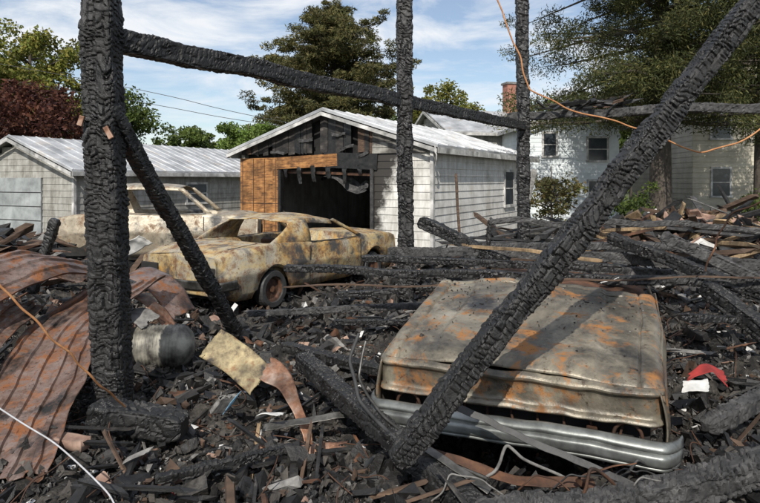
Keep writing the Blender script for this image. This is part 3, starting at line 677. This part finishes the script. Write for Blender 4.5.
def house(name,loc,rz,w,d,ze,zr,wall,roofm,wins=(),sidew=(),step=.25):
    H=empty(name,loc,rz)
    rl3=lambda s: ze+(zr-ze)*(1-abs(s-w/2)/(w/2))
    siding('front_siding',H,(0,0,0),(1,0,0),(0,-1,0),w,0,zr,step,wall,roofline=rl3)
    siding('side_siding_r',H,(w,0,0),(0,1,0),(1,0,0),d,0,ze,step,wall)
    siding('side_siding_l',H,(0,d,0),(0,-1,0),(-1,0,0),d,0,ze,step,wall)
    box('core',(w/2,d/2,ze/2),(w-.1,d-.1,ze-.02),wall,H)
    for (x,z,ww,hh) in wins: window(H,(x,0,z),ww,hh,'x',-1)
    for (y,z,ww,hh) in sidew: window(H,(w,y,z),ww,hh,'y',1)
    gable_roof(H,0,w,0,d,ze,zr,roofm,ov=.35)
    return H
O=house('outbuilding',(2.0,38,0),R(-76),7,9.5,4.5,5.9,SIDEG,ROOFM,sidew=((2,1.6,1,1.2),(6,1.6,1,1.2)))
box('chimney',(3.5,5.1,6.5),(.7,.7,2.2),BRICK,O,bev=.02); box('chimney_cap',(3.5,5.1,7.65),(.84,.84,.12),ASHG,O)
WH=house('white_house',(6.75,27,0),R(3),4.1,6,4.45,5.1,WHITEH,ROOFM,wins=((.9,3.5,.55,1.0),(3.1,3.3,.85,1.0),(.9,1.35,.6,1.0),(3.1,1.35,.8,1.0)),step=.2)
house('beige_house',(14.6,28,0),R(-6),7.5,9,6.0,8.6,BEIGE,ROOFS,wins=((1.25,1.8,.75,1.25),(1.25,4.4,.8,1.1),(3.6,1.8,.8,1.3),(3.6,4.4,.8,1.1),(5.8,4.4,.8,1.1)))

# ------------------------------------------------------------ vegetation
def leafmat(name,cols,tr=.3):
    m,nt,b=newmat(name)
    geo=nt.nodes.new('ShaderNodeNewGeometry')
    c=ramp(nt,[(i/(len(cols)-1),cc) for i,cc in enumerate(cols)],geo.outputs['Random Per Island'])
    n=ramp(nt,[(.35,(.5,.5,.5)),(.65,(1.3,1.25,1.1))],noisen(nt,.7,2,.5))
    c=mixc(nt,c,n,1.0,'MULTIPLY')
    nt.links.new(c,b.inputs['Base Color']); b.inputs['Roughness'].default_value=.65; b.inputs['Specular IOR Level'].default_value=.25
    t=nt.nodes.new('ShaderNodeBsdfTranslucent'); nt.links.new(c,t.inputs['Color'])
    mx=nt.nodes.new('ShaderNodeMixShader'); mx.inputs[0].default_value=tr
    nt.links.new(b.outputs[0],mx.inputs[1]); nt.links.new(t.outputs[0],mx.inputs[2])
    nt.links.new(mx.outputs[0],nt.nodes['Material Output'].inputs['Surface']); return m
BARK=pmat('bark',[(.3,(.035,.028,.022)),(.7,(.12,.1,.08))],5,.9,stretch=(3,3,1),bs=.6,bd=.03)
LG=leafmat('leaf_green',[(.04,.07,.015),(.08,.12,.03),(.13,.17,.04)])
LY=leafmat('leaf_yellowgreen',[(.1,.13,.03),(.17,.19,.04),(.26,.22,.06)])
LB=leafmat('leaf_bright',[(.08,.14,.03),(.14,.22,.05),(.2,.27,.07)])
LR=leafmat('leaf_red',[(.035,.012,.012),(.075,.025,.018),(.11,.045,.025)],.2)
LP=leafmat('needles',[(.05,.06,.025),(.09,.095,.035),(.17,.14,.06)],.25)
LPD=leafmat('needles_dark',[(.035,.05,.022),(.075,.09,.032),(.15,.14,.055)],.35)
LD=leafmat('dry_leaf',[(.12,.08,.03),(.16,.15,.06),(.08,.1,.03)])
def limb(V,F,p0,p1,r0,r1,n=7,seg=6,w=.15):
    p0=np.array(p0,float);p1=np.array(p1,float); b0=len(V); d=p1-p0; L=np.linalg.norm(d); d/=L+1e-9
    a=np.cross(d,[0,0,1] if abs(d[2])<.9 else [1,0,0]); a/=np.linalg.norm(a); c=np.cross(d,a)
    of=random.random()*40
    for i in range(seg+1):
        t=i/seg; p=p0+(p1-p0)*t; nv=noise.noise_vector(Vector((t*2+of,of,0))); p=p+np.array(nv)*w*L*.3*math.sin(math.pi*t)
        r=r0+(r1-r0)*t
        for k in range(n):
            an=2*math.pi*k/n; V.append(tuple(p+a*r*math.cos(an)+c*r*math.sin(an)))
    for i in range(seg):
        for k in range(n):
            F.append((b0+i*n+k,b0+i*n+(k+1)%n,b0+(i+1)*n+(k+1)%n,b0+(i+1)*n+k))
def foliage(name,parent,clumps,per,size,mat,aspect=.55,droop=0):
    cl=np.array(clumps)
    n=len(cl)*per; idx=np.repeat(np.arange(len(cl)),per)
    u=rng.normal(0,1,(n,3)); u/=np.linalg.norm(u,axis=1)[:,None]; u*=(rng.random(n)**.5)[:,None]
    p=cl[idx,:3]+u*cl[idx,3:]
    s=size*rng.uniform(.6,1.4,n)
    a=rng.normal(0,1,(n,3)); a[:,2]-=droop; a/=np.linalg.norm(a,axis=1)[:,None]
    b_=np.cross(a,rng.normal(0,1,(n,3))); b_/=np.linalg.norm(b_,axis=1)[:,None]
    A=a*s[:,None]*.5; B_=b_*s[:,None]*.5*aspect
    v=np.stack([p-A,p+B_,p+A,p-B_],1).reshape(-1,3)
    f=np.arange(n*4).reshape(-1,4)
    return mkmesh(name,v,f.tolist(),mat,parent)
def tree(name,base,h,cr,crz,mat,nc=60,per=120,size=.3,tr=.25,cz=None,clr=.9,aspect=.55,flat=.7,limbs=14,trunk_top=.85):
    e=empty(name,base); V=[];F=[]; cz=cz or h-crz
    limb(V,F,(0,0,-.2),(0,0,h*trunk_top),tr,tr*.25,10,10,.06)
    cl=[]
    for i in range(nc):
        u=rng.normal(0,1,3); u/=np.linalg.norm(u); r=rng.random()**.33
        r*=.75+.35*noise.noise(Vector(u*1.5)+Vector(base))+.1
        s=clr*rng.uniform(.6,1.3)
        cl.append((u[0]*cr*r,u[1]*cr*r,cz+u[2]*crz*r,s,s,s*flat))
    for c in cl[:limbs]:
        z0=max(h*.25,min(c[2]-.3*math.hypot(c[0],c[1]),h*trunk_top*.95)); limb(V,F,(0,0,z0),c[:3],tr*.35,.02,6,5)
    mkmesh('trunk',V,F,BARK,e,smooth=True); foliage('foliage',e,cl,per,size,mat,aspect); return e
tree('yellow_green_tree',(-21,36,0),11.5,4.6,4.6,LY,130,240,.21,.3,clr=.8)
tree('yellow_green_tree',(-27,40,0),13,5,5,LG,90,160,.28,.3)
tree('yellow_green_tree',(-17.5,40,0),8.5,2.6,3,LG,50,170,.24,.2)
tree('dark_red_tree',(-15.6,26.5,0),7.0,3.0,2.8,LR,80,200,.18,.18)
tree('green_tree',(-19.0,60,0),8.0,3.6,3,LG,50,140,.32,.3)
tree('green_tree',(-12.3,56,0),8.4,3.6,3.4,LB,70,180,.26,.3)
tree('green_tree',(-9.3,50,0),7.0,2.6,2.6,LB,50,170,.24,.3)
tree('green_tree',(5.2,50,0),10.2,3.4,3,LY,80,200,.24,.3)
tree('green_tree',(2,56,0),9.4,3.2,3.4,LG,60,140,.28,.3)
tree('green_tree',(19,45,0),10.5,4,4,LG,70,140,.3,.3)
tree('green_tree',(16.5,52,0),10.2,3.5,4.2,LB,60,140,.3,.3)
tree('green_tree',(27,42,0),15,5,6,LG,80,140,.32,.4)
def pine(name,base,h,r,mat,levels,per,size,tr,z0=.2,shape=None,nb=(5,8),flat=.25,droop=.0,sp=.7,asp=.22):
    e=empty(name,base); V=[];F=[]; limb(V,F,(0,0,-.2),(0,0,h),tr,.04,10,12,.03); cl=[]
    for i in range(levels):
        t=i/(levels-1); z=h*(z0+(1-z0)*t)*.98; rr=r*(shape(t) if shape else (1-t)**.6)
        for k in range(random.randint(*nb)):
            a=random.uniform(0,6.28); L=rr*random.uniform(.5,1.15); zz=z+random.uniform(-.4,.5)
            up=random.uniform(.0,.3)
            ex=(L*math.cos(a),L*math.sin(a),zz+L*up-droop*L)
            if L<.15: continue
            limb(V,F,(0,0,zz),ex,.05+.05*(1-t),.012,5,4)
            m_=max(2,int(L/sp))
            for j in range(m_):
                f=(j+1.2)/(m_+.2); s=(.4+.4*random.random())*(1 if L>1 else .7)
                cl.append((ex[0]*f+random.gauss(0,.3),ex[1]*f+random.gauss(0,.3),zz+(ex[2]-zz)*f+random.gauss(0,.18),s,s,s*flat*(1+droop*3)))
    mkmesh('trunk',V,F,BARK,e,smooth=True); foliage('needles',e,cl,per,size,mat,asp,droop*3); return e
pine('pine_tree',(-3.6,45,0),14.8,5.9,LP,24,120,.32,.35,.3,lambda t: math.sin(math.pi*(.22+.75*t))**.8,(6,9),.5)
pine('spruce_tree',(10.3,22,0),19,6.2,LPD,26,210,.15,.42,.23,lambda t:(1-t)**.45,(7,10),.5,.16,.6,.22)
pine('spruce_tree',(13.4,21,0),18,4.6,LPD,22,180,.15,.3,.26,lambda t:(1-t)**.5,(5,8),.5,.18,.6,.22)
tree('dead_shrub',(5.0,17.5,0),2.7,.85,1.2,LD,26,80,.1,.05,limbs=26,clr=.35)
tree('garden_shrub',(8.6,20,0),1.8,1.0,.9,LG,26,110,.1,.06,limbs=10,clr=.4)
tree('garden_shrub',(12.7,19,0),2.0,1.1,1.0,LG,26,110,.1,.06,limbs=10,clr=.4)
tree('garden_shrub',(15.5,24,0),1.5,1.6,.8,LB,26,110,.12,.06,limbs=10,clr=.4)
cl=[]
for i in range(420):
    a=random.uniform(-1.15,1.15); d=random.uniform(85,110); z=random.uniform(0,5.5)+2.0*noise.noise(Vector((a*6,0,0)))
    cl.append((d*math.sin(a),d*math.cos(a),max(z,.5),3,3,1.8))
foliage('distant_tree_line',None,cl,60,.9,LG)

wm=pmat('wire_black',[(.3,(.02,.02,.02)),(.7,(.04,.04,.04))],5,.6)
for dz in (0,.9):
    tube('utility_wire',[(-30,30,9.6-dz),(-12.6,30,6.7-dz*.8),(-6,30,4.9-dz*.3),(0,32,4.2)],.014,wm)

# ------------------------------------------------------------ light, world, camera
sd=Vector((-.16,-.98,0)).normalized(); el=R(41)
S=Vector((sd.x*math.cos(el),sd.y*math.cos(el),math.sin(el)))
l=bpy.data.lights.new('sun','SUN'); l.energy=5.0; l.angle=R(.5); l.color=(1,.95,.87)
lo=bpy.data.objects.new('sun',l); col.objects.link(lo); lo.rotation_euler=(-S).to_track_quat('-Z','Y').to_euler()
w=bpy.data.worlds.new('World'); scene.world=w; w.use_nodes=True; nt=w.node_tree
bg=nt.nodes['Background']; sky=nt.nodes.new('ShaderNodeTexSky'); sky.sky_type='NISHITA'; sky.sun_disc=False
sky.sun_elevation=el; sky.sun_rotation=math.atan2(S.x,S.y)%(2*math.pi); sky.air_density=1; sky.dust_density=.6; sky.ozone_density=1.5
tc=nt.nodes.new('ShaderNodeTexCoord'); mp=nt.nodes.new('ShaderNodeMapping'); mp.inputs['Scale'].default_value=(1.3,1.3,4.5); mp.inputs['Rotation'].default_value=(R(12),R(-14),R(20))
nz=nt.nodes.new('ShaderNodeTexNoise'); nz.inputs['Scale'].default_value=2.9; nz.inputs['Detail'].default_value=9; nz.inputs['Roughness'].default_value=.6; nz.inputs['Distortion'].default_value=.6
nt.links.new(tc.outputs['Generated'],mp.inputs['Vector']); nt.links.new(mp.outputs[0],nz.inputs['Vector'])
cr=ramp(nt,[(.42,(.12,.12,.12)),(.62,(.95,.95,.95))],nz.outputs['Fac'])
cc=nt.nodes.new('ShaderNodeRGB'); cc.outputs[0].default_value=(7.6,7.8,8.1,1)
nt.links.new(mixc(nt,sky.outputs[0],cc.outputs[0],cr),bg.inputs['Color']); bg.inputs['Strength'].default_value=.122
cam=bpy.data.cameras.new('cam'); co=bpy.data.objects.new('cam',cam); col.objects.link(co)
co.location=(0,0,1.9); co.rotation_euler=(R(90),0,0); cam.sensor_width=36; cam.lens=28.4; cam.shift_y=-.094; cam.clip_end=3000
scene.camera=co
scene.view_settings.view_transform='Standard'; scene.view_settings.look='None'; scene.view_settings.exposure=0
